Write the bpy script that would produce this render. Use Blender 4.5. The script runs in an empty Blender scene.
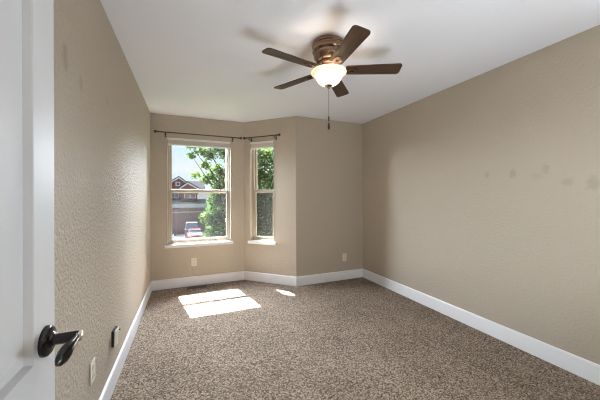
import bpy, bmesh, math, random
from mathutils import Vector, Matrix
random.seed(7)
R = math.radians
S = bpy.context.scene
COL = S.collection

# ------------------------------------------------------------------ camera
F_PX, YAW, ROLL, Y0, CAM_Z = 269.79, 0.39346, 0.0034, 196.72, 1.2821
r_ = Vector((math.cos(YAW), -math.sin(YAW), 0)); f_ = Vector((math.sin(YAW), math.cos(YAW), 0)); u_ = Vector((0, 0, 1))
r2 = math.cos(ROLL)*r_ - math.sin(ROLL)*u_; u2 = math.sin(ROLL)*r_ + math.cos(ROLL)*u_
cam_d = bpy.data.cameras.new('camera'); cam = bpy.data.objects.new('camera', cam_d); COL.objects.link(cam)
m = Matrix((r2, u2, -f_)).transposed().to_4x4(); m.translation = Vector((0, 0, CAM_Z))
cam.matrix_world = m
cam_d.sensor_width = 36; cam_d.lens = F_PX/600*36; cam_d.shift_y = -(200-Y0)/600; cam_d.clip_start = .02; cam_d.clip_end = 500
S.camera = cam

# ------------------------------------------------------------------ exposure, sky, sun, added fill lamps, fan bulb
S.view_settings.view_transform = 'Standard'; S.view_settings.look = 'None'
S.view_settings.gamma = 1; S.view_settings.use_curve_mapping = False
S.view_settings.exposure = 0.14
S.cycles.max_bounces = 10; S.cycles.diffuse_bounces = 6; S.cycles.transparent_max_bounces = 16
S.cycles.use_denoising = True; S.cycles.filter_width = 1.1; S.cycles.sample_clamp_indirect = 6

W = bpy.data.worlds.new('sky'); S.world = W; W.use_nodes = True
nt = W.node_tree; nt.nodes.clear()
def N(tree, t, **kw):
    n = tree.nodes.new(t)
    for k, v in kw.items(): setattr(n, k, v)
    return n
out = N(nt, 'ShaderNodeOutputWorld'); bg = N(nt, 'ShaderNodeBackground'); tc = N(nt, 'ShaderNodeTexCoord')
sep = N(nt, 'ShaderNodeSeparateXYZ'); ra = N(nt, 'ShaderNodeValToRGB'); no = N(nt, 'ShaderNodeTexNoise'); rc = N(nt, 'ShaderNodeValToRGB'); mx = N(nt, 'ShaderNodeMixRGB')
mp = N(nt, 'ShaderNodeMapping'); mp.inputs['Scale'].default_value = (2, 2, 9)
L = nt.links.new
L(tc.outputs['Generated'], sep.inputs[0]); L(sep.outputs['Z'], ra.inputs[0])
ra.color_ramp.elements[0].position = 0.0; ra.color_ramp.elements[0].color = (.88, .94, 1, 1)
ra.color_ramp.elements[1].position = 0.6; ra.color_ramp.elements[1].color = (.30, .52, .92, 1)
e = ra.color_ramp.elements.new(.13); e.color = (.64, .85, 1, 1)
L(tc.outputs['Generated'], mp.inputs[0]); L(mp.outputs[0], no.inputs['Vector']); no.inputs['Scale'].default_value = 1.6; no.inputs['Detail'].default_value = 5
L(no.outputs[0], rc.inputs[0]); rc.color_ramp.elements[0].position = .45; rc.color_ramp.elements[0].color = (0, 0, 0, 1); rc.color_ramp.elements[1].position = .68; rc.color_ramp.elements[1].color = (.5, .5, .5, 1)
L(rc.outputs[0], mx.inputs[0]); L(ra.outputs[0], mx.inputs[1]); mx.inputs[2].default_value = (1, 1, 1, 1)
L(mx.outputs[0], bg.inputs[0]); bg.inputs[1].default_value = 1.0; L(bg.outputs[0], out.inputs[0])

sd = bpy.data.lights.new('sun', 'SUN'); sd.energy = 190; sd.angle = R(.53); sd.color = (.93, .96, 1)
sun = bpy.data.objects.new('sun', sd); COL.objects.link(sun)
sun.rotation_euler = Vector((.195, -1, -1.68)).to_track_quat('-Z', 'Y').to_euler(); sun.location = (-2, 10, 18)

gd = bpy.data.lights.new('window_fill_sun', 'SUN'); gd.energy = 152; gd.angle = R(120); gd.color = (.82, .91, 1)      # added broad sun lamp, pushes extra daylight in through the windows
window_fill = bpy.data.objects.new('window_fill_sun', gd); COL.objects.link(window_fill); window_fill.rotation_euler = Vector((.55, -1, -.3)).to_track_quat('-Z', 'Y').to_euler(); window_fill.location = (-4, 12, 18)

ad = bpy.data.lights.new('fill_near_wall', 'AREA'); ad.energy = 28; ad.shape = 'DISK'; ad.size = .5; ad.color = (.84, .93, 1)  # added fill lamp out of view, bounced off the near wall
ao = bpy.data.objects.new('fill_near_wall', ad); COL.objects.link(ao); ao.location = (1.4, .28, 1.45)
ao.rotation_euler = Vector((.05, -.85, .55)).to_track_quat('-Z', 'Y').to_euler()

bd = bpy.data.lights.new('fill_ceiling', 'AREA'); bd.energy = 25; bd.shape = 'DISK'; bd.size = .6; bd.color = (.80, .91, 1)  # second added lamp, unseen, brightens the ceiling and bay
bo = bpy.data.objects.new('fill_ceiling', bd); COL.objects.link(bo); bo.location = (1.35, .15, .6); bo.rotation_euler = Vector((-.2, .8, 1)).to_track_quat('-Z', 'Y').to_euler()

FAN_W = 3.6        # the fan's bulb

# ------------------------------------------------------------------ materials
def mat(name, col, rough=.6, metal=0, spec=.5, bump=None, noise=None, coat=0):
    """bump=(scale, strength, distance); noise=(scale, colour2, lo, hi)"""
    M = bpy.data.materials.new(name); M.use_nodes = True; t = M.node_tree; b = t.nodes['Principled BSDF']
    b.inputs['Base Color'].default_value = (*col, 1); b.inputs['Roughness'].default_value = rough
    b.inputs['Metallic'].default_value = metal; b.inputs['Specular IOR Level'].default_value = spec; b.inputs['Coat Weight'].default_value = coat
    c = N(t, 'ShaderNodeTexCoord')
    if noise:
        n = N(t, 'ShaderNodeTexNoise'); n.inputs['Scale'].default_value = noise[0]; n.inputs['Detail'].default_value = 4
        rp = N(t, 'ShaderNodeValToRGB'); t.links.new(c.outputs['Object'], n.inputs['Vector']); t.links.new(n.outputs[0], rp.inputs[0])
        rp.color_ramp.elements[0].position = noise[2]; rp.color_ramp.elements[0].color = (*col, 1)
        rp.color_ramp.elements[1].position = noise[3]; rp.color_ramp.elements[1].color = (*noise[1], 1)
        t.links.new(rp.outputs[0], b.inputs['Base Color'])
    if bump:
        n = N(t, 'ShaderNodeTexNoise'); n.inputs['Scale'].default_value = bump[0]; n.inputs['Detail'].default_value = 3
        bp = N(t, 'ShaderNodeBump'); bp.inputs['Strength'].default_value = bump[1]; bp.inputs['Distance'].default_value = bump[2]
        t.links.new(c.outputs['Object'], n.inputs['Vector']); t.links.new(n.outputs[0], bp.inputs['Height']); t.links.new(bp.outputs[0], b.inputs['Normal'])
    return M

WALLC = (.412, .358, .289)
def wall_paint(name, smudges=(), texture=.42):
    """taupe wall paint over orange-peel texture; smudges = [(x, y, z, rx, rz, strength)] scuffs in the paint"""
    M = mat(name, WALLC, rough=.6, spec=.15); t = M.node_tree; b = t.nodes['Principled BSDF']; l = t.links.new
    g = N(t, 'ShaderNodeNewGeometry')
    n1 = N(t, 'ShaderNodeTexNoise'); n1.inputs['Scale'].default_value = 70; n1.inputs['Detail'].default_value = 3
    n2 = N(t, 'ShaderNodeTexVoronoi'); n2.inputs['Scale'].default_value = 60; n2.feature = 'SMOOTH_F1'
    l(g.outputs['Position'], n1.inputs['Vector']); l(g.outputs['Position'], n2.inputs['Vector'])
    ad = N(t, 'ShaderNodeMath', operation='ADD'); l(n1.outputs[0], ad.inputs[0]); l(n2.outputs['Distance'], ad.inputs[1])
    bp = N(t, 'ShaderNodeBump'); bp.inputs['Strength'].default_value = texture; bp.inputs['Distance'].default_value = .006
    l(ad.outputs[0], bp.inputs['Height']); l(bp.outputs[0], b.inputs['Normal'])
    cur = None
    nz = N(t, 'ShaderNodeTexNoise'); nz.inputs['Scale'].default_value = 28; nz.inputs['Detail'].default_value = 4; l(g.outputs['Position'], nz.inputs['Vector'])
    for (x, y, z, ry, rz, s) in smudges:
        v = N(t, 'ShaderNodeVectorMath', operation='SUBTRACT'); l(g.outputs['Position'], v.inputs[0]); v.inputs[1].default_value = (x, y, z)
        v2 = N(t, 'ShaderNodeVectorMath', operation='DIVIDE'); l(v.outputs[0], v2.inputs[0]); v2.inputs[1].default_value = (10, ry, rz)
        ln = N(t, 'ShaderNodeVectorMath', operation='LENGTH'); l(v2.outputs[0], ln.inputs[0])
        a = N(t, 'ShaderNodeMath', operation='MULTIPLY_ADD'); l(nz.outputs[0], a.inputs[0]); a.inputs[1].default_value = -1.4; l(ln.outputs['Value'], a.inputs[2])
        mr = N(t, 'ShaderNodeMapRange'); l(a.outputs[0], mr.inputs[0]); mr.inputs[1].default_value = .35; mr.inputs[2].default_value = -.25; mr.inputs[3].default_value = 0; mr.inputs[4].default_value = s*.38
        if cur is None: cur = mr.outputs[0]
        else:
            mm = N(t, 'ShaderNodeMath', operation='MAXIMUM'); l(cur, mm.inputs[0]); l(mr.outputs[0], mm.inputs[1]); cur = mm.outputs[0]
    if cur is not None:
        mix = N(t, 'ShaderNodeMixRGB'); l(cur, mix.inputs[0]); mix.inputs[1].default_value = (*WALLC, 1); mix.inputs[2].default_value = (.14, .095, .055, 1)
        l(mix.outputs[0], b.inputs['Base Color'])
    return M

def carpet_mat():
    M = mat('speckled_carpet', (.2, .17, .14), rough=.95, spec=.1); t = M.node_tree; b = t.nodes['Principled BSDF']; l = t.links.new
    g = N(t, 'ShaderNodeNewGeometry')
    v = N(t, 'ShaderNodeTexVoronoi'); v.inputs['Scale'].default_value = 130; v.inputs['Randomness'].default_value = 1
    n = N(t, 'ShaderNodeTexNoise'); n.inputs['Scale'].default_value = 92; n.inputs['Detail'].default_value = 4; n.inputs['Roughness'].default_value = .7
    big = N(t, 'ShaderNodeTexNoise'); big.inputs['Scale'].default_value = 2.6; big.inputs['Detail'].default_value = 3
    for k in (v, n, big): l(g.outputs['Position'], k.inputs['Vector'])
    sp = N(t, 'ShaderNodeSeparateColor'); l(v.outputs['Color'], sp.inputs[0])
    mixv = N(t, 'ShaderNodeMath', operation='MULTIPLY_ADD'); l(sp.outputs[0], mixv.inputs[0]); mixv.inputs[1].default_value = .45
    m2 = N(t, 'ShaderNodeMath', operation='MULTIPLY'); l(n.outputs[0], m2.inputs[0]); m2.inputs[1].default_value = .75; l(m2.outputs[0], mixv.inputs[2])
    bg_ = N(t, 'ShaderNodeMath', operation='MULTIPLY_ADD'); l(big.outputs[0], bg_.inputs[0]); bg_.inputs[1].default_value = .18; l(mixv.outputs[0], bg_.inputs[2])
    rp = N(t, 'ShaderNodeValToRGB'); l(bg_.outputs[0], rp.inputs[0]); cr = rp.color_ramp
    cr.elements[0].position = .38; cr.elements[0].color = (.052, .038, .028, 1)
    cr.elements[1].position = .96; cr.elements[1].color = (.50, .40, .32, 1)
    e = cr.elements.new(.62); e.color = (.175, .134, .102, 1)
    l(rp.outputs[0], b.inputs['Base Color'])
    bp = N(t, 'ShaderNodeBump'); bp.inputs['Strength'].default_value = .9; bp.inputs['Distance'].default_value = .012
    l(bg_.outputs[0], bp.inputs['Height']); l(bp.outputs[0], b.inputs['Normal'])
    return M

def wood_mat(name, c1, c2):
    M = mat(name, c1, rough=.38, spec=.5); t = M.node_tree; b = t.nodes['Principled BSDF']; l = t.links.new
    c = N(t, 'ShaderNodeTexCoord'); mp = N(t, 'ShaderNodeMapping'); mp.inputs['Scale'].default_value = (4, 60, 20)
    n = N(t, 'ShaderNodeTexNoise'); n.inputs['Scale'].default_value = 1.5; n.inputs['Detail'].default_value = 6
    l(c.outputs['Object'], mp.inputs[0]); l(mp.outputs[0], n.inputs['Vector'])
    rp = N(t, 'ShaderNodeValToRGB'); l(n.outputs[0], rp.inputs[0]); rp.color_ramp.elements[0].position = .35; rp.color_ramp.elements[1].position = .7
    rp.color_ramp.elements[0].color = (*c1, 1); rp.color_ramp.elements[1].color = (*c2, 1); l(rp.outputs[0], b.inputs['Base Color'])
    return M

def shell_mat(name, transp, col, gloss=0.0, rough=.05):
    """part see-through sheet: glass pane, insect screen"""
    M = bpy.data.materials.new(name); M.use_nodes = True; t = M.node_tree; t.nodes.clear()
    o = N(t, 'ShaderNodeOutputMaterial'); tr = N(t, 'ShaderNodeBsdfTransparent'); mx = N(t, 'ShaderNodeMixShader')
    if gloss: s = N(t, 'ShaderNodeBsdfGlossy'); s.inputs['Roughness'].default_value = rough
    else: s = N(t, 'ShaderNodeBsdfDiffuse')
    s.inputs['Color'].default_value = (*col, 1); mx.inputs[0].default_value = 1-transp
    t.links.new(tr.outputs[0], mx.inputs[1]); t.links.new(s.outputs[0], mx.inputs[2]); t.links.new(mx.outputs[0], o.inputs[0])
    return M

def leaf_mat(name, c1, c2):
    M = bpy.data.materials.new(name); M.use_nodes = True; t = M.node_tree; t.nodes.clear(); l = t.links.new
    o = N(t, 'ShaderNodeOutputMaterial'); d = N(t, 'ShaderNodeBsdfDiffuse'); tl = N(t, 'ShaderNodeBsdfTranslucent'); mx = N(t, 'ShaderNodeMixShader'); mx.inputs[0].default_value = .5
    g = N(t, 'ShaderNodeNewGeometry'); rp = N(t, 'ShaderNodeValToRGB'); l(g.outputs['Random Per Island'], rp.inputs[0])
    rp.color_ramp.elements[0].color = (*c1, 1); rp.color_ramp.elements[1].color = (*c2, 1)
    l(rp.outputs[0], d.inputs[0]); l(rp.outputs[0], tl.inputs[0]); l(d.outputs[0], mx.inputs[1]); l(tl.outputs[0], mx.inputs[2]); l(mx.outputs[0], o.inputs[0])
    return M

def brick_mat(name, c1, c2, mortar, scale):
    M = mat(name, c1, rough=.85); t = M.node_tree; b = t.nodes['Principled BSDF']; l = t.links.new
    c = N(t, 'ShaderNodeTexCoord'); mp = N(t, 'ShaderNodeMapping'); mp.inputs['Rotation'].default_value = (R(90), 0, 0)
    k = N(t, 'ShaderNodeTexBrick'); k.inputs['Color1'].default_value = (*c1, 1); k.inputs['Color2'].default_value = (*c2, 1); k.inputs['Mortar'].default_value = (*mortar, 1)
    k.inputs['Scale'].default_value = scale; l(c.outputs['Object'], mp.inputs[0]); l(mp.outputs[0], k.inputs['Vector']); l(k.outputs[0], b.inputs['Base Color'])
    return M

M_carpet = carpet_mat()
M_ceil = mat('ceiling_paint', (.835, .84, .89), rough=.75, spec=.2, bump=(60, .35, .004))
M_trim = mat('white_trim_paint', (.82, .82, .84), rough=.35)
M_door = mat('white_door_paint', (.62, .625, .635), rough=.42)
M_vinyl = mat('almond_vinyl', (.38, .33, .26), rough=.4)
M_white = mat('white_vinyl', (.8, .79, .77), rough=.4)
M_blind = mat('shade_fabric', (.66, .61, .55), rough=.8)
M_glass = shell_mat('window_glass', .955, (.9, .95, 1), gloss=1, rough=.02)
M_screen = shell_mat('insect_screen', .74, (.09, .09, .095))
M_bronze = mat('oil_rubbed_bronze', (.055, .036, .026), rough=.4, metal=.6)
M_fanmetal = mat('antique_bronze', (.21, .135, .09), rough=.27, metal=.9)
M_black = mat('black_bronze_lever', (.005, .0045, .0045), rough=.2, spec=.4)
M_nickel = mat('bright_metal', (.75, .74, .72), rough=.15, metal=1)
M_wood = wood_mat('walnut_blade', (.036, .017, .009), (.075, .040, .022))
M_plate = mat('ivory_plate', (.66, .61, .53), rough=.4)
M_dark = mat('dark_matte', (.02, .018, .015), rough=.7)
M_vent = mat('brown_register', (.035, .022, .015), rough=.5)
M_chain = mat('chain_metal', (.12, .09, .07), rough=.35, metal=.9)
wl = [(-.473, 1.42, 1.87, .035, .07, .5), (-.473, 1.60, 1.83, .03, .05, .35), (-.473, 2.05, 1.89, .02, .03, .4), (-.473, 2.75, 1.05, .03, .06, .35), (-.473, 2.55, .95, .03, .05, .25), (-.473, 2.95, 1.55, .03, .04, .3), (-.473, 2.1, 1.42, .02, .04, .25)]
wr = [(2.576, 1.655, 1.479, .022, .03, .5), (2.576, 1.437, 1.471, .035, .045, .5), (2.576, 1.212, 1.49, .03, .05, .35), (2.576, 1.26, 1.44, .05, .03, .2), (2.576, 1.08, 1.384, .045, .035, .4), (2.576, .94, 1.37, .05, .06, .45)]
M_wl = wall_paint('taupe_paint_scuffed_door_side', [(*q[:5], q[5]*1.5) for q in wl], .95); M_wr = wall_paint('taupe_paint_scuffed', wr); M_wall = wall_paint('taupe_paint')

# ------------------------------------------------------------------ mesh helpers
def box(bm, x0, x1, y0, y1, z0, z1, bev=0):
    vs = [bm.verts.new((x, y, z)) for x in (x0, x1) for y in (y0, y1) for z in (z0, z1)]
    fs = [bm.faces.new([vs[i] for i in q]) for q in ((0, 1, 3, 2), (4, 6, 7, 5), (0, 4, 5, 1), (2, 3, 7, 6), (0, 2, 6, 4), (1, 5, 7, 3))]
    if bev:
        bmesh.ops.bevel(bm, geom=list({e for f in fs for e in f.edges}), offset=bev, segments=2, affect='EDGES', profile=.5)
def prism(bm, pts, axis, a, b):
    """polygon pts (p, q) extruded along axis from a to b"""
    def P(p, q, s): return {'x': (s, p, q), 'y': (p, s, q), 'z': (p, q, s)}[axis]
    A = [bm.verts.new(P(p, q, a)) for p, q in pts]; B = [bm.verts.new(P(p, q, b)) for p, q in pts]; n = len(pts)
    bm.faces.new(A); bm.faces.new(B[::-1])
    for i in range(n): bm.faces.new((A[i], B[i], B[(i+1) % n], A[(i+1) % n]))
def lathe(bm, prof, seg=32, mtx=None):
    rings = []
    for r, z in prof:
        if r < 1e-6: rings.append([bm.verts.new((0, 0, z))])
        else: rings.append([bm.verts.new((r*math.cos(2*math.pi*k/seg), r*math.sin(2*math.pi*k/seg), z)) for k in range(seg)])
    for a, b in zip(rings, rings[1:]):
        for k in range(seg):
            k2 = (k+1) % seg
            if len(a) == 1 and len(b) > 1: bm.faces.new((a[0], b[k2], b[k]))
            elif len(b) == 1 and len(a) > 1: bm.faces.new((a[k], a[k2], b[0]))
            elif len(a) > 1: bm.faces.new((a[k], a[k2], b[k2], b[k]))
    if mtx is not None: bmesh.ops.transform(bm, matrix=mtx, verts=[v for q in rings for v in q])
def tube(bm, pts, rad, seg=10, flat=1.0):
    """swept tube, rad one number or one per point; flat squashes the second cross axis"""
    pts = [Vector(p) for p in pts]; n = len(pts); rs = rad if isinstance(rad, (list, tuple)) else [rad]*n
    rings = []; up = None
    for i, p in enumerate(pts):
        d = (pts[min(i+1, n-1)]-pts[max(i-1, 0)]).normalized()
        if up is None: up = Vector((0, 0, 1)) if abs(d.z) < .9 else Vector((1, 0, 0))
        s = d.cross(up).normalized(); up = s.cross(d).normalized()
        rings.append([bm.verts.new(p+rs[i]*(math.cos(2*math.pi*k/seg)*s*flat+math.sin(2*math.pi*k/seg)*up)) for k in range(seg)])
    for a, b in zip(rings, rings[1:]):
        for k in range(seg): bm.faces.new((a[k], a[(k+1) % seg], b[(k+1) % seg], b[k]))
    bm.faces.new(rings[0][::-1]); bm.faces.new(rings[-1])
def ball(bm, c, r, sc=(1, 1, 1), seg=16):
    x = bmesh.ops.create_uvsphere(bm, u_segments=seg, v_segments=seg//2+2, radius=r)
    bmesh.ops.transform(bm, matrix=Matrix.Translation(c) @ Matrix.Diagonal((*sc, 1)), verts=x['verts'])
def obj(name, bm, m, parent=None, smooth=False, loc=None):
    bmesh.ops.recalc_face_normals(bm, faces=bm.faces[:])
    me = bpy.data.meshes.new(name); bm.to_mesh(me); bm.free()
    if smooth:
        for p in me.polygons: p.use_smooth = True
        me.set_sharp_from_angle(angle=R(38))
    o = bpy.data.objects.new(name, me); COL.objects.link(o); me.materials.append(m)
    if parent: o.parent = parent
    if loc: o.location = loc
    return o
def tag(o, label, cat, group=None, kind=None):
    o['label'] = label; o['category'] = cat
    if group: o['group'] = group
    if kind: o['kind'] = kind
    return o
def thing(name, label, cat, loc=(0, 0, 0), rz=0, group=None, kind=None):
    o = bpy.data.objects.new(name, None); COL.objects.link(o); o.location = loc; o.rotation_euler = (0, 0, rz); o.empty_display_size = .1
    return tag(o, label, cat, group, kind)
def bmn(): return bmesh.new()

# ------------------------------------------------------------------ room shell
H = 2.44; XL, XR, YA, YC, XAB, XBC = -.4731, 2.5757, 4.2048, 3.5957, .8045, 1.4302
T = .15
UB = Vector((XBC-XAB, YC-YA, 0)); LB = UB.length; RZB = math.atan2(UB.y, UB.x)

def struct(name, bm, m, label, cat, **k): return tag(obj(name, bm, m, **k), label, cat, kind='structure')
b = bmn(); box(b, XL-.5, XR+.3, -2.1, YA+.01, -.12, 0); 
struct('floor', b, M_carpet, 'speckled brown and beige wall to wall carpet floor', 'floor')
b = bmn(); prism(b, [(XL-.2, -2.1), (XR+.2, -2.1), (XR+.2, YC+.3), (XBC+.3, YC+.3), (XAB+.1, YA+.2), (XL-.2, YA+.2)], 'z', H, H+.15)
struct('ceiling', b, M_ceil, 'white textured ceiling over the whole room', 'ceiling')
b = bmn(); box(b, XL-.12, XL, -.12, YA+T, 0, H); struct('wall_left', b, M_wl, 'long taupe wall with scuffs behind the white door', 'wall')
b = bmn(); box(b, XR, XR+.12, -.12, YC+T, 0, H); struct('wall_right', b, M_wr, 'long bare taupe wall with dark smudges, facing the door', 'wall')
b = bmn(); box(b, XBC, XR+.12, YC, YC+T, 0, H); struct('wall_back', b, M_wall, 'short shaded taupe wall between bay and long bare wall', 'wall')

def win_wall(name, length, u0, u1, z0, z1, ext0, ext1, label):
    """wall along local x with an opening; room side is local -y, mitred at ends"""
    b = bmn()
    prism(b, [(0 if not ext0 else -ext0, 0), (u0, 0), (u0, T), (-ext0, T)] if False else [(0, 0), (u0, 0), (u0, T), (ext0, T)], 'z', 0, H)
    prism(b, [(u1, 0), (length, 0), (length+ext1, T), (u1, T)], 'z', 0, H)
    prism(b, [(u0, 0), (u1, 0), (u1, T), (u0, T)], 'z', 0, z0); prism(b, [(u0, 0), (u1, 0), (u1, T), (u0, T)], 'z', z1, H)
    return struct(name, b, M_wall, label, 'wall')
A0, A1, ZB, ZT = -.272-XL, .603-XL, .612, 2.127
B0, B1 = .110, .523
wA = win_wall('wall_bay', XAB-XL, A0, A1, ZB, ZT, 0, math.tan(R(22.1))*T, 'taupe bay wall around the larger window'); wA.location = (XL, YA, 0)
wB = win_wall('wall_diagonal', LB, B0, B1, ZB, ZT, -math.tan(R(22.1))*T, -.1, 'angled taupe bay wall around the narrow window'); wB.location = (XAB, YA, 0); wB.rotation_euler.z = RZB

# the near wall with the doorway the picture is taken from, and the hall behind it
DX0, DX1 = -.285, .50
b = bmn(); box(b, XL, DX0, -.12, 0, 0, H); box(b, DX1, XR, -.12, 0, 0, H); box(b, DX0, DX1, -.12, 0, 2.06, H)
struct('wall_near', b, M_wall, 'taupe wall with the doorway, behind the viewpoint', 'wall')
for nm, a in (('wall_hall_left', (-1.0, -.88, -2.1, -.12)), ('wall_hall_right', (1.4, 1.52, -2.1, -.12)), ('wall_hall_end', (-1.0, 1.52, -2.2, -2.1))):
    b = bmn(); box(b, *a, 0, H); struct(nm, b, M_wall, 'taupe hall wall outside the doorway, %s' % nm.split('_')[2], 'wall')

# baseboards: profile (thickness from wall, height) extruded along the wall
BH, BT = .134, .014
PROF = [(0, 0), (BT, 0), (BT, BH-.012), (BT-.005, BH-.003), (BT-.009, BH), (0, BH)]
def baseboard(name, p, q, inward, label, e0=0., e1=0.):
    """e0/e1: how far the room-side edge is drawn in (mitre) per unit of thickness"""
    p = Vector((*p, 0)); q = Vector((*q, 0)); d = (q-p).normalized(); n = Vector((*inward, 0)).normalized(); b = bmn()
    A = [b.verts.new(p+n*t+d*(e0*t)+Vector((0, 0, z))) for t, z in PROF]; B = [b.verts.new(q+n*t-d*(e1*t)+Vector((0, 0, z))) for t, z in PROF]
    b.faces.new(A); b.faces.new(B[::-1]); k = len(A)
    for i in range(k): b.faces.new((A[i], B[i], B[(i+1) % k], A[(i+1) % k]))
    return struct(name, b, M_trim, label, 'baseboard')
nB = Vector((UB.y, -UB.x, 0)).normalized(); nB = nB if nB.y < 0 else -nB
t22 = math.tan(R(22.1))
baseboard('baseboard_left', (XL, 0), (XL, YA), (1, 0), 'white baseboard along the scuffed wall behind the door', 0, 1)
baseboard('baseboard_bay', (XL, YA), (XAB, YA), (0, -1), 'white baseboard under the larger window', 1, t22)
baseboard('baseboard_diagonal', (XAB, YA), (XBC, YC), nB[:2], 'white baseboard under the narrow window', t22, -t22)
baseboard('baseboard_back', (XBC, YC), (XR, YC), (0, -1), 'white baseboard under the short shaded wall', -t22, 1)
baseboard('baseboard_right', (XR, 0), (XR, YC), (-1, 0), 'white baseboard along the long bare wall', 0, 1)

# ------------------------------------------------------------------ windows (local x along wall, y outward, z up)
def rect_frame(b, u0, u1, z0, z1, w, y0, y1, bev=.003, wz=None):
    wz = wz or w
    box(b, u0, u0+w, y0, y1, z0, z1, bev); box(b, u1-w, u1, y0, y1, z0, z1, bev)
    box(b, u0+w, u1-w, y0+.001, y1, z0, z0+wz, bev); box(b, u0+w, u1-w, y0+.001, y1, z1-wz, z1, bev)
def window(name, loc, rz, u0, u1, zs0, sl, sr, label):
    w = thing(name, label, 'window', loc, rz, kind='structure')
    z0, z1 = ZB, ZT
    b = bmn()                                           # white corner-bead return lining the opening
    for a in ((u0-.004, u0+.006), (u1-.006, u1+.004)): box(b, a[0], a[1], -.004, .06, z0, z1, .001)
    box(b, u0+.006, u1-.006, -.003, .06, z1-.006, z1, .001)
    obj('jamb_liner', b, M_vinyl, w)
    b = bmn(); rect_frame(b, u0+.006, u1-.006, z0, z1-.006, .026, .052, .13); obj('window_frame', b, M_vinyl, w)
    zm = 1.366; a0, a1 = u0+.032, u1-.032
    b = bmn(); rect_frame(b, a0, a1, zm-.026, z1-.032, .026, .096, .122); su = obj('upper_sash', b, M_vinyl, w)
    b = bmn(); box(b, a0+.024, a1-.024, .107, .111, zm+.004, z1-.056); obj('glass_pane', b, M_glass, su)
    b = bmn(); rect_frame(b, a0, a1, z0+.026, zm+.024, .028, .064, .092, wz=.036); sl_ = obj('lower_sash', b, M_vinyl, w)
    b = bmn(); box(b, a0+.024, a1-.024, .076, .080, z0+.06, zm-.012); obj('glass_pane', b, M_glass, sl_)
    b = bmn(); c = (a0+a1)/2; box(b, c-.025, c+.025, .058, .07, zm+.02, zm+.032, .003); obj('sash_lock', b, M_vinyl, sl_)
    b = bmn(); box(b, a0, a1, .1265, .1275, z0+.026, zm-.022); obj('insect_screen', b, M_screen, w)
    b = bmn(); box(b, u0-sl, u1+sr, -.03, 0, zs0, z0, .004); box(b, u0+.006, u1-.006, -.001, .056, zs0+.012, z0+.002); obj('window_sill', b, M_white, w)
    return w
window('window_1', (XL, YA, 0), 0, A0, A1, .568, .033, .030, 'larger double hung window looking onto the red house')
window('window_2', (XAB, YA, 0), RZB, B0, B1, .568, .03, .03, 'narrow double hung window in the angled wall, full of leaves')

def shade(loc, rz, u0, u1, label):
    s = thing('window_shade', label, 'window shade', loc, rz, 'raised cellular shades')
    b = bmn(); box(b, u0, u1, -.002, .045, ZT-.034, ZT-.007, .003); obj('head_rail', b, M_white, s)
    b = bmn(); n = 8; z1_, z0_ = ZT-.036, 2.038; st = (z1_-z0_)/n
    for k in range(n):
        zt = z1_-k*st; prism(b, [(.004, zt-st/2), (.009, zt), (.038, zt), (.043, zt-st/2), (.038, zt-st), (.009, zt-st)], 'x', u0+.004, u1-.004)
    obj('pleated_fabric', b, M_blind, s)
    b = bmn(); box(b, u0+.002, u1-.002, .002, .044, 2.018, 2.0375, .003); obj('bottom_rail', b, M_white, s)
shade((XL, YA, 0), 0, A0+.007, A1-.007, 'raised pale pleated shade at the top of the larger window')
shade((XAB, YA, 0), RZB, B0+.007, B1-.007, 'raised pale pleated shade at the top of the narrow window')

# ------------------------------------------------------------------ curtain rods
def rod(loc, rz, u0, u1, br, z, finials, label):
    t = thing('curtain_rod', label, 'curtain rod', loc, rz, 'bronze curtain rods'); y = -.07
    b = bmn(); tube(b, [(u0, y, z), (u1, y, z)], .0085, 12); obj('rod', b, M_bronze, t, True)
    for u, s in finials:
        b = bmn(); lathe(b, [(0, -.012), (.011, -.012), (.013, -.006), (.009, 0), (.010, .006), (.017, .013), (.020, .023), (.017, .033), (.009, .040), (0, .041)], 16, Matrix.Translation((u, y, z)) @ Matrix.Rotation(s*R(90), 4, 'Y'))
        obj('finial', b, M_bronze, t, True)
    for u in br:
        b = bmn(); box(b, u-.010, u+.010, -.004, 0, z-.055, z+.012, .0015)
        tube(b, [(u, -.004, z-.035), (u, -.03, z-.034), (u, -.058, z-.028), (u, y, z-.012)], .006, 8)
        tube(b, [(u, y+.013*math.cos(a), z+.013*math.sin(a)) for a in [R(-200+20*k) for k in range(12)]], .0035, 6)
        lathe(b, [(0, -.016), (.006, -.016), (.008, -.010), (.004, -.002), (.004, .010), (0, .010)], 10, Matrix.Translation((u, y, z-.022)))
        obj('bracket', b, M_bronze, t, True)
    return t
rod((XL, YA, 0), 0, -.385-XL, .722-XL, (-.289-XL, .628-XL), 2.176, ((-.385-XL, -1), (.722-XL, 1)), 'long dark bronze curtain rod above the larger window')
rod((XAB, YA, 0), RZB, .076, .622, (.137, .56), 2.176, ((.076, -1), (.622, 1)), 'short dark bronze curtain rod above the narrow window')

# ------------------------------------------------------------------ door, opened against the left wall
DH, DW, DT = 2.03, .76, .035
door = thing('door_1', 'open white panelled door with black lever, beside the scuffed wall', 'door', (-.28, .018, 0), kind='structure')
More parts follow.
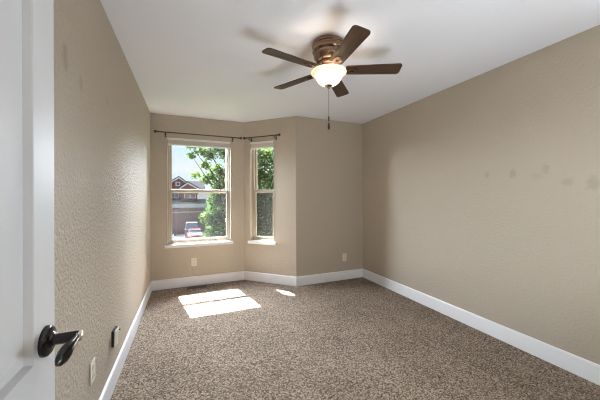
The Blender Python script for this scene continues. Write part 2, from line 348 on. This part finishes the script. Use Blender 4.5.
# local: x = 0 front face (room), -DT back; y = 0 hinge .. DW latch
def door_bm():
    b = bmn(); P = [(.112, DW-.088, .952, 1.90), (.112, DW-.088, .235, .76)]
    ys, ye = P[0][0], P[0][1]
    box(b, -DT, 0, 0, ys, .012, DH); box(b, -DT, 0, ye, DW, .012, DH)
    for z0, z1 in ((.012, .235), (.76, .952), (1.90, DH)): box(b, -DT, 0, ys, ye, z0, z1)
    lev = [(0, 0), (.001, .002), (.004, .0150), (.012, .016), (.022, .016), (.027, .0135)]       # (inset, depth)
    for (y0, y1, z0, z1) in P:
        for side in (0, 1):
            X = (lambda d: -d) if side == 0 else (lambda d: -DT+d)
            prev = None
            for ins, dep in lev:
                ring = [b.verts.new((X(dep), y, z)) for y, z in ((y0+ins, z0+ins), (y1-ins, z0+ins), (y1-ins, z1-ins), (y0+ins, z1-ins))]
                if prev:
                    for i in range(4): b.faces.new((prev[i], prev[(i+1) % 4], ring[(i+1) % 4], ring[i]))
                prev = ring
            b.faces.new(prev)
    return b
obj('door_slab', door_bm(), M_door, door)
KY, KZ = .733-.018, .979
def lever(side):
    s = 1 if side == 0 else -1; x0 = 0 if side == 0 else -DT
    M4 = Matrix.Translation((x0, KY, KZ)) @ Matrix.Rotation(s*R(90), 4, 'Y')
    b = bmn(); lathe(b, [(0, 0), (.031, 0), (.0315, .004), (.030, .008), (.026, .011), (.017, .0125), (.0145, .016), (0, .016)], 32, M4); ro = obj('door_handle', b, M_black, door, True)
    L_ = .058 if side == 0 else .045
    b = bmn(); tube(b, [(x0+s*.010, KY, KZ), (x0+s*.02, KY, KZ), (x0+s*(L_-.006), KY, KZ), (x0+s*L_, KY, KZ)], [.0125, .011, .0115, .0105], 16)
    obj('shank', b, M_black, ro, True)
    b = bmn()
    pts = [(x0+s*(L_-.004), KY+.006, KZ), (x0+s*(L_-.002), KY-.006, KZ), (x0+s*(L_-.001), KY-.020, KZ), (x0+s*(L_-.002), KY-.036, KZ-.002), (x0+s*(L_-.004), KY-.052, KZ-.005), (x0+s*(L_-.006), KY-.066, KZ-.009), (x0+s*(L_-.008), KY-.078, KZ-.012), (x0+s*(L_-.009), KY-.084, KZ-.014)]
    tube(b, pts, [.007, .0095, .009, .012, .0165, .0165, .011, .004], 16, flat=.6); obj('lever_grip', b, M_black, ro, True)
    if side == 0:
        b = bmn(); lathe(b, [(0, .0), (.0108, 0), (.0115, .0015), (.0105, .004), (0, .0055)], 16, Matrix.Translation((x0+L_+.0005, KY, KZ)) @ Matrix.Rotation(R(90), 4, 'Y')); c = obj('end_cap', b, M_nickel, ro, True); c['label'] = 'bright metal end cap'
    return ro
lever(0); lever(1)
b = bmn(); box(b, -DT+.005, -.005, DW-.001, DW+.0015, KZ-.028, KZ+.028, .0005); obj('latch_plate', b, M_black, door)
for z in (.2, 1.05, 1.82):
    b = bmn(); tube(b, [(.006, -.006, z-.045), (.006, -.006, z+.045)], .006, 10); box(b, -.002, .001, -.006, .0, z-.045, z+.045); obj('hinge', b, M_black, door)

# ------------------------------------------------------------------ outlets and cover plates (local x along wall, y into the wall, z up)
def outlet(loc, rz, label, name='wall_outlet', group='duplex outlets low on the walls'):
    t = thing(name, label, 'outlet', loc, rz, group)
    b = bmn(); box(b, -.036, .036, -.007, 0, -.058, .058, .003); obj('cover_plate', b, M_plate, t)
    for dz in (-.024, .024):
        b = bmn(); lathe(b, [(0, .0095), (.015, .0095), (.0165, .008), (.0165, .004)], 20, Matrix.Translation((0, 0, dz)) @ Matrix.Rotation(R(90), 4, 'X')); rc = obj('receptacle', b, M_plate, t)
        b = bmn(); box(b, -.0075, -.0055, -.0099, -.009, dz-.002, dz+.007); box(b, .0055, .0075, -.0099, -.009, dz-.002, dz+.006); box(b, -.002, .002, -.0099, -.009, dz-.010, dz-.006); obj('slots', b, M_dark, rc)
    b = bmn(); lathe(b, [(0, .0085), (.003, .0082), (.0035, .007)], 12, Matrix.Rotation(R(90), 4, 'X')); obj('screw', b, M_plate, t)
    return t
outlet((.077, YA, .340), 0, 'ivory outlet on the bay wall under the larger window')
outlet((2.232, YC, .343), 0, 'ivory outlet on the short shaded wall near the corner')
outlet((XL, 1.742, .362), R(90), 'ivory outlet on the scuffed wall nearest the white door')
t = thing('cover_plate', 'loose ivory cover plate standing off a dark box on the scuffed wall', 'wall plate', (XL, 2.175, .333), R(90))
b = bmn(); box(b, -.040, .052, -.016, 0, -.05, .055, .002); o = obj('wall_box', b, M_dark, t); o['label'] = 'dark box behind the cover plate'  # solid dark box set on the wall behind the plate
b = bmn(); box(b, -.036, .036, -.006, 0, -.058, .058, .003); o = obj('plate', b, M_plate, t); o.location = (-.004, -.018, 0); o.rotation_euler = (R(3), 0, R(-6))
b = bmn(); lathe(b, [(0, .02), (.004, .02), (.004, .008), (.007, .008), (.007, 0)], 12, Matrix.Translation((.043, -.016, .03)) @ Matrix.Rotation(R(90), 4, 'X')); obj('cable_connector', b, M_chain, t)

# floor register
t = thing('floor_register', 'brown metal heating register in the carpet under the larger window', 'floor vent', (.115, 4.095, 0), R(-2))
b = bmn(); rect_frame(b, -.135, .135, -.045, .045, .012, 0, .008, .001); bmesh.ops.transform(b, matrix=Matrix.Rotation(R(90), 4, 'X') @ Matrix.Scale(1, 4), verts=b.verts[:]); bmesh.ops.translate(b, vec=(0, 0, .0), verts=b.verts[:]); fr = obj('register_frame', b, M_vent, t)
b = bmn()
for k in range(22): x = -.118+k*.0112; box(b, x-.0022, x+.0022, -.033, .033, .001, .006)
box(b, -.123, .123, -.003, .003, .001, .0065); obj('grille', b, M_vent, t)
b = bmn(); box(b, -.124, .124, -.034, .034, .0004, .0012); o = obj('duct_opening', b, M_dark, t)

# ------------------------------------------------------------------ ceiling fan
FX, FY, FZB = .987, 1.803, 2.236
fan = thing('ceiling_fan', 'five blade walnut and bronze ceiling fan with a lit glass bowl', 'ceiling fan', (FX, FY, H))
b = bmn(); lathe(b, [(0, -.0005), (.118, -.0005), (.126, -.008), (.126, -.024), (.119, -.030), (.117, -.040), (.122, -.046), (.123, -.066), (.117, -.073), (.111, -.078), (.113, -.086), (.113, -.104), (.106, -.114), (.098, -.128), (.085, -.140), (.06, -.147), (0, -.147)], 48)
obj('motor_housing', b, M_fanmetal, fan, True)
b = bmn(); lathe(b, [(0, -.146), (.074, -.146), (.078, -.152), (.078, -.166), (.070, -.172), (.062, -.18), (.060, -.196), (.066, -.200), (.066, -.206), (.05, -.21), (0, -.21)], 40)
obj('hub', b, M_fanmetal, fan, True)
zb = FZB-H
def blade_bm():
    b = bmn(); pts = []; r0, r1, w0, w1, rc = .125, .536, .049, .059, .026
    def corner(cx, cy, a0, a1, r, n=6):
        for k in range(n+1): a = R(a0+(a1-a0)*k/n); pts.append((cx+r*math.cos(a), cy+r*math.sin(a)))
    corner(r0+.02, -w0+.02, 180, 270, .02); corner(r1-rc, -w1+rc, 270, 360, rc); corner(r1-rc, w1-rc, 0, 90, rc); corner(r0+.02, w0-.02, 90, 180, .02)
    prism(b, pts, 'z', -.003, .003); return b
def iron_bm():
    b = bmn(); n = 28; cx = .172; rings = []
    for z in (-.0085, -.0035):
        for a_, b_ in ((.050, .030), (.017, .009)):
            rings.append([b.verts.new((cx+a_*math.cos(2*math.pi*q/n), b_*math.sin(2*math.pi*q/n)*(1 if math.cos(2*math.pi*q/n) > -.5 else .8), z)) for q in range(n)])
    for A, B in ((0, 1), (1, 3), (3, 2), (2, 0)):
        for q in range(n): b.faces.new((rings[A][q], rings[A][(q+1) % n], rings[B][(q+1) % n], rings[B][q]))
    for p in ((.190, -.018), (.190, .018), (.208, 0)): ball(b, (*p, -.0085), .005, (1, 1, .5), 8)
    tube(b, [(.062, 0, .022), (.085, 0, .010), (.11, 0, -.004), (.135, 0, -.006)], [.010, .011, .010, .006], 10)
    return b
bl0 = None
for k in range(5):
    if bl0 is None:
        bl = bl0 = obj('blade', blade_bm(), M_wood, fan); ir = ir0 = obj('blade_iron', iron_bm(), M_fanmetal, bl, True)
    else:
        bl = bl0.copy(); COL.objects.link(bl); bl.parent = fan; ir = ir0.copy(); COL.objects.link(ir); ir.parent = bl
    bl.matrix_parent_inverse = Matrix(); bl.location = (0, 0, zb)
    bl.rotation_euler = (Matrix.Rotation(R(-25.4+72*k), 3, 'Z') @ Matrix.Rotation(R(-11), 3, 'X')).to_euler()
# glass bowl, glowing with the bulb inside
Mb = bpy.data.materials.new('alabaster_glass'); Mb.use_nodes = True; tb = Mb.node_tree; tb.nodes.clear(); l = tb.links.new
o_ = N(tb, 'ShaderNodeOutputMaterial'); tr = N(tb, 'ShaderNodeBsdfTranslucent'); df = N(tb, 'ShaderNodeBsdfPrincipled'); mx_ = N(tb, 'ShaderNodeMixShader'); nz_ = N(tb, 'ShaderNodeTexNoise'); rp_ = N(tb, 'ShaderNodeValToRGB'); tc_ = N(tb, 'ShaderNodeTexCoord')
nz_.inputs['Scale'].default_value = 22; nz_.inputs['Detail'].default_value = 5; l(tc_.outputs['Object'], nz_.inputs['Vector']); l(nz_.outputs[0], rp_.inputs[0])
rp_.color_ramp.elements[0].position = .3; rp_.color_ramp.elements[0].color = (.80, .66, .50, 1); rp_.color_ramp.elements[1].position = .7; rp_.color_ramp.elements[1].color = (.97, .90, .80, 1)
l(rp_.outputs[0], tr.inputs[0]); l(rp_.outputs[0], df.inputs['Base Color']); df.inputs['Roughness'].default_value = .25; mx_.inputs[0].default_value = .42
l(df.outputs[0], mx_.inputs[1]); l(tr.outputs[0], mx_.inputs[2]); l(mx_.outputs[0], o_.inputs[0])
b = bmn(); lathe(b, [(.118, -.211), (.128, -.214), (.1335, -.218), (.134, -.222), (.130, -.228), (.120, -.234), (.108, -.240), (.100, -.250), (.094, -.266), (.082, -.287), (.063, -.304), (.04, -.3145), (.012, -.318)], 48)
bowl = obj('glass_bowl', b, Mb, fan, True); bowl['label'] = 'frosted cream glass bowl, lit'
b = bmn(); lathe(b, [(0, -.20), (.004, -.20), (.004, -.314), (.030, -.312), (.031, -.317), (.024, -.323), (.013, -.329), (.011, -.336), (.006, -.342), (0, -.343)], 24); obj('finial', b, M_fanmetal, fan, True)
b = bmn(); z = -.343
while z > -.585:
    ball(b, (0, 0, z), .0021, seg=6); z -= .0052
tube(b, [(0, 0, -.34), (0, 0, -.60)], .0011, 6)
ch = obj('pull_chain', b, M_chain, fan)
b = bmn(); lathe(b, [(0, 0), (.003, -.001), (.0055, -.012), (.0045, -.02), (.0055, -.03), (.003, -.038), (0, -.039)], 12); obj('chain_coupler', b, M_bronze, ch, True, (0, 0, -.548))
b = bmn(); lathe(b, [(0, 0), (.003, -.001), (.006, -.014), (.0085, -.035), (.008, -.05), (.004, -.056), (0, -.057)], 14); obj('chain_fob', b, M_bronze, ch, True, (0, 0, -.594))
ld = bpy.data.lights.new('fan_bulb', 'POINT'); ld.energy = FAN_W; ld.shadow_soft_size = .03; ld.color = (1, .88, .74)
lo = bpy.data.objects.new('fan_bulb', ld); COL.objects.link(lo); lo.parent = fan; lo.location = (.0, -.03, -.282)

# ------------------------------------------------------------------ outdoors
GZ = -4.0
M_lawn = mat('lawn', (.010, .018, .006), rough=.9, spec=0, noise=(.6, (.014, .022, .008), .4, .6)); M_conc = mat('concrete', (.2, .195, .19), rough=.85, spec=0, noise=(.8, (.24, .235, .23), .4, .6)); M_asph = mat('asphalt', (.02, .02, .022), rough=.9, spec=0)
b = bmn(); box(b, -400, 400, 6, 700, GZ-.4, GZ); struct('ground', b, M_lawn, 'green lawn ground outside the windows', 'ground')
b = bmn(); box(b, -80, 80, 19, 27, GZ, GZ+.02); struct('street', b, M_asph, 'grey street between lawn and red house', 'street')
b = bmn(); box(b, -3.6, 2.3, 27, 42.4, GZ, GZ+.04); struct('driveway', b, M_conc, 'pale concrete driveway before the garage', 'driveway')
# unseen slab added to cut the sun through the angled window
M_block = mat('blocker_white', (.6, .6, .58), rough=.7)
b = bmn(); prism(b, [(.74, 3.75), (3.2, 3.75), (3.2, 4.80), (.74, 4.80)], 'z', 2.60, 2.75); struct('sun_blocker', b, M_block, 'added white slab blocking sun outside the narrow window', 'sun_blocker')

M_siding = mat('red_siding', (.11, .024, .028), rough=.8); M_roof = mat('grey_shingle', (.011, .0107, .0114), rough=.95, spec=0, noise=(3, (.008, .008, .0085), .4, .6)); M_ht = mat('house_trim', (.45, .45, .46), rough=.6)
M_hb = brick_mat('maroon_brick', (.17, .075, .075), (.22, .105, .10), (.27, .22, .21), 2.2); M_pane = mat('dark_pane', (.06, .08, .10), rough=.08); M_gar = brick_mat('maroon_panel', (.23, .12, .12), (.27, .145, .14), (.16, .085, .085), 1.1); M_roof2 = mat('pale_shingle', (.14, .137, .142), rough=.95, spec=0, noise=(3, (.15, .148, .155), .4, .6))
HX, HY, k = 0, 42, 42/38
def hz(z): return 1.282+(z-1.282)*k
hs = thing('house', 'red sided house with brick garage and grey gabled roofs across the street', 'house', (0, HY, GZ))
def hv(z): return hz(z)-GZ
b = bmn(); box(b, -9, 2.35, 0, 9, 0, hv(.03)); obj('garage_wall', b, M_hb, hs)
b = bmn(); box(b, -9, 1.05*k, 1.2, 9, hv(.03), hv(2.5)); box(b, -.80*k, 1.15*k, .6, 1.3, hv(.6), hv(2.55)); obj('upper_wall', b, M_siding, hs)
# garage roof: a sloped slab with a white fascia
b = bmn(); prism(b, [(-.5, hv(.03)), (-.5, hv(.12)), (1.4, hv(1.0)), (1.4, hv(.9))], 'x', -9.2, 2.27*k); obj('garage_roof', b, M_roof2, hs)
b = bmn(); box(b, -9.2, 2.27*k, -.56, -.5, hv(-.08), hv(.42)); obj('fascia', b, M_ht, hs)
def gable(xp, zp, xl, zl, xr, zr, y0, y1, nm):
    xp, xl, xr = xp*k, xl*k, xr*k; zp, zl, zr = hv(zp), hv(zl), hv(zr); th = .16
    b = bmn(); prism(b, [(xl+.1, zl-.9), (xr-.1, zr-.9), (xr-.1, zr-.05), (xp, zp-.1), (xl+.1, zl-.05)], 'y', y0+.25, y1); g = obj('gable', b, M_siding, hs)
    b = bmn()
    for (xa, za) in ((xl, zl), (xr, zr)): prism(b, [(xa, za), (xp, zp), (xp, zp-th*1.3), (xa, za-th*1.3)], 'y', y0, y0+.1)
    obj('rake_trim', b, M_ht, g)
    b = bmn()
    for (xa, za) in ((xl, zl), (xr, zr)): prism(b, [(xa, za+.02), (xp, zp+.02), (xp, zp+.14), (xa, za+.14)], 'y', y0-.05, y1)
    obj('gable_roof', b, M_roof, g); return g
g1 = gable(-1.09, 3.95, -3.4, 2.5, 1.1, 2.3, 1.0, 9, 'big')
g2 = gable(-.02, 3.21, -1.0, 2.5, 1.36, 2.42, .2, 5, 'small')
b = bmn(); prism(b, [(1.3, hv(2.4)), (5, hv(3.62)), (8.8, hv(2.4))], 'x', -.4, 2.2*k); obj('side_roof', b, M_roof, hs)
def hwin(x0, x1, z0, z1, y, n=2):
    b = bmn(); rect_frame(b, x0*k, x1*k, hv(z0), hv(z1), .1, y-.08, y+.02, 0)
    for i in range(1, n): c = (x0+(x1-x0)*i/n)*k; box(b, c-.05, c+.05, y-.07, y+.02, hv(z0)+.1, hv(z1)-.1)
    f = obj('house_window', b, M_ht, hs)
    b = bmn(); box(b, x0*k+.09, x1*k-.09, y-.03, y+.03, hv(z0)+.09, hv(z1)-.09); obj('window_pane', b, M_pane, f)
hwin(-.48, .97, 1.12, 1.80, .6, 2); hwin(-2.05, -1.15, 1.15, 2.0, 1.2, 2); hwin(-1.5, -.95, 2.75, 3.3, 1.22, 1)
b = bmn(); box(b, -2.7*k, .6*k, -.06, .02, 0, hv(-1.25))
for i in range(1, 4): box(b, -2.7*k, .6*k, -.075, -.05, i*hv(-1.25)/4-.025, i*hv(-1.25)/4+.025)
obj('garage_door', b, M_gar, hs)
b = bmn(); box(b, -9, 2.36, -.07, 0.01, hv(-.72), hv(-.60)); obj('brick_band', b, M_ht, hs)

M_rub = mat('tyre_rubber', (.02, .02, .02), rough=.9); M_lamp = mat('tail_lamp', (.5, .03, .02), rough=.2); M_cg = mat('car_glass', (.10, .13, .16), rough=.05)
def car(loc, rz, colr, L_, w, h, hood, label, rear=.9):
    """car seen mostly from behind: local -y is the rear"""
    t = thing('car', label, 'car', loc, rz); P = mat('car_paint', colr, rough=.5, spec=.02)
    b = bmn(); sec = [(-L_/2, .35), (-L_/2-.05, .55), (-L_/2, rear), (-L_/2+.25, rear+.04), (L_/2-hood, .95), (L_/2-.15, .82), (L_/2, .62), (L_/2, .3), (L_/2-.4, .24), (-L_/2+.3, .24)]
    prism(b, sec, 'x', -w/2, w/2); bmesh.ops.bevel(b, geom=b.edges[:], offset=.06, segments=2, affect='EDGES'); body = obj('body', b, P, t, True)
    b = bmn(); y0, y1 = -L_/2+.12, L_/2-hood+.1
    lo_ = [(-w/2+.05, y0), (w/2-.05, y0), (w/2-.05, y1), (-w/2+.05, y1)]; hi = [(-w/2+.2, y0+.45), (w/2-.2, y0+.45), (w/2-.2, y1-.75), (-w/2+.2, y1-.75)]
    A = [b.verts.new((x, y, rear)) for x, y in lo_]; B = [b.verts.new((x, y, h)) for x, y in hi]; b.faces.new(A); b.faces.new(B)
    for i in range(4): b.faces.new((A[i], A[(i+1) % 4], B[(i+1) % 4], B[i]))
    cb = obj('cabin_glass', b, M_cg, t)
    b = bmn(); box(b, -w/2+.19, w/2-.19, y0+.42, y1-.72, h-.02, h+.05, .02); obj('car_roof', b, P, t)
    for sx in (-1, 1):
        b = bmn(); box(b, sx*(w/2-.22)-.16, sx*(w/2-.22)+.16, -L_/2-.06, -L_/2+.1, .68, .84, .02); obj('tail_lamp', b, M_lamp, t)
        for sy in (-L_/2+.75, L_/2-.8):
            b = bmn(); lathe(b, [(0, -.1), (.28, -.1), (.32, -.07), (.32, .07), (.28, .1), (0, .1)], 18, Matrix.Translation((sx*(w/2-.1), sy, .32)) @ Matrix.Rotation(R(90), 4, 'Y')); obj('wheel', b, M_rub, t, True)
    b = bmn(); box(b, -w/2+.02, w/2-.02, -L_/2-.1, -L_/2+.1, .36, .55, .04); obj('bumper', b, P, t, True)
    b = bmn(); box(b, -.26, .26, -L_/2-.115, -L_/2-.09, .58, .70, .005); obj('licence_plate', b, M_ht, t)
    return t
car((.70, 34.6, GZ+.04), R(2), (.030, .0016, .003), 4.0, 1.62, 1.42, 1.2, 'red car parked on the driveway behind the white one')
car((.42, 39.3, GZ+.04), R(2), (.040, .042, .046), 4.4, 1.72, 1.85, 1.1, 'white taller car parked nearest the brick garage', 1.15)
car((-2.30, 33.5, GZ+.04), R(4), (.003, .006, .016), 4.3, 1.7, 1.45, 1.2, 'dark blue car at the far edge of the driveway')

M_bark = mat('bark', (.02, .015, .011), rough=.95, spec=0, bump=(30, .5, .02))
def leaves(clumps, n, size, flat=.8):
    b = bmn(); tot = sum(c[3]**2 for c in clumps)
    for (cx, cy, cz, r) in clumps:
        for _ in range(int(n*r*r/tot)):
            d = Vector((random.gauss(0, 1), random.gauss(0, 1), random.gauss(0, 1))).normalized()*r*(random.random()**.45)
            p = Vector((cx+d.x, cy+d.y, cz+d.z*flat)); s = size*random.uniform(.6, 1.25)
            a = Vector((random.gauss(0, 1), random.gauss(0, 1), random.gauss(0, .6))).normalized(); c = a.cross(Vector((random.gauss(0, 1), random.gauss(0, 1), random.gauss(0, 1)))).normalized()
            f = a.cross(c)*s*.12
            b.faces.new([b.verts.new(p+q) for q in (-a*s*.5, -a*s*.05+c*s*.3+f, a*s*.5, -a*s*.05-c*s*.3+f)])
    return b
def tree(name, loc, trunk_h, tr_r, clumps, n, size, M, label, cat='tree'):
    t = thing(name, label, cat, loc)
    b = bmn(); tube(b, [(0, 0, 0), (.03, .02, trunk_h*.4), (-.02, .05, trunk_h*.75), (.02, 0, trunk_h)], [tr_r*1.25, tr_r, tr_r*.85, tr_r*.6], 10); obj('trunk', b, M_bark, t, True)
    b = bmn()
    for i, (x, y, z, r) in enumerate(clumps):
        s = Vector((0, 0, trunk_h*(.45+.5*random.random()))); e = Vector((x, y, z)); mm_ = s.lerp(e, .55)+Vector((0, 0, .2)); tube(b, [s, mm_, e], [tr_r*.3, tr_r*.15, tr_r*.05], 6)
    obj('branches', b, M_bark, t)
    obj('foliage', leaves(clumps, n, size), M, t)
    return t
M_leaf = leaf_mat('leaf_green', (.022, .044, .014), (.075, .10, .032)); M_leaf2 = leaf_mat('leaf_grey_green', (.02, .03, .018), (.035, .045, .03)); M_leaf3 = leaf_mat('leaf_far', (.012, .028, .009), (.035, .055, .016))
cl = []
TX, TY = 2.45, 13.4
for (x, y, z, r) in [(1.15, 13.0, -.55, .62), (1.55, 13.3, .25, .75), (.95, 12.9, .35, .50), (1.35, 12.8, -1.6, .65), (2.2, 13.4, -.8, 1.0), (2.4, 13.3, .6, 1.1), (1.75, 13.2, 1.25, .62), (1.2, 13.1, 1.15, .42), (.85, 13.2, 2.15, .36), (1.3, 13.4, 2.55, .40), (1.75, 13.3, 2.3, .40),
                     (.55, 13.2, 3.45, .33), (.12, 13.2, 3.62, .26), (.30, 13.1, 2.3, .24), (.15, 13.0, 3.15, .2), (.75, 13.1, 3.9, .3), (.95, 13.0, 3.25, .36), (1.35, 13.5, 3.65, .42), (.75, 13.1, 2.75, .26), (1.75, 13.4, 3.35, .42), (1.95, 13.3, 3.0, .4), (1.3, 13.2, 1.75, .33), (2.5, 13.6, 2.0, .85), (3.1, 13.3, 1.0, .95), (3.3, 13.5, 2.4, .9), (2.6, 13.4, 3.4, .85), (3.6, 13.4, 3.5, .85), (3.0, 13.5, -.6, 1.0), (3.9, 13.3, .2, 1.0), (4.2, 13.6, 1.7, 1.0), (2.4, 13.6, 4.4, .8), (1.4, 13.6, 4.3, .5), (3.5, 13.2, -1.6, .9), (4.5, 13.4, 3.0, .8)]:
    cl.append((x-TX, y-TY, z-GZ, r))
tree('leafy_tree', (TX, TY, GZ), 6.2, .17, cl, 23000, .16, M_leaf, 'big bright green leafy tree close outside the windows')
cl = [(-.3, 0, .9, .55), (.35, .1, .9, .5), (0, -.1, 1.35, .45), (.1, .1, .5, .5)]
tree('grey_green_shrub', (1.95, 15.5, GZ+.0), .9, .05, [(x, y, z*2.2-.2, r*1.3) for x, y, z, r in cl], 1600, .13, M_leaf2, 'pale grey green shrub at the foot of the leafy tree', 'shrub')
for (x, y, h, r, lab) in [(9.0, 31, 7, 2.6, 'dark green tree far behind the leafy tree, seen through the narrow window'), (14, 34, 8, 3.0, 'tall dark tree beyond the street, farthest from the red house'), (4.1, 33.5, 5.2, 2.0, 'dark green tree beside the driveway, nearest the red car'), (6.6, 48, 8.5, 3.2, 'dark tree standing behind the grey roof end of the red house')]:
    tree('street_tree', (x, y, GZ), h*.6, .2, [(random.uniform(-r*.5, r*.5), random.uniform(-r*.5, r*.5), h*(.12+.13*i), r*.6) for i in range(7)], 5000, .42, M_leaf3, lab)
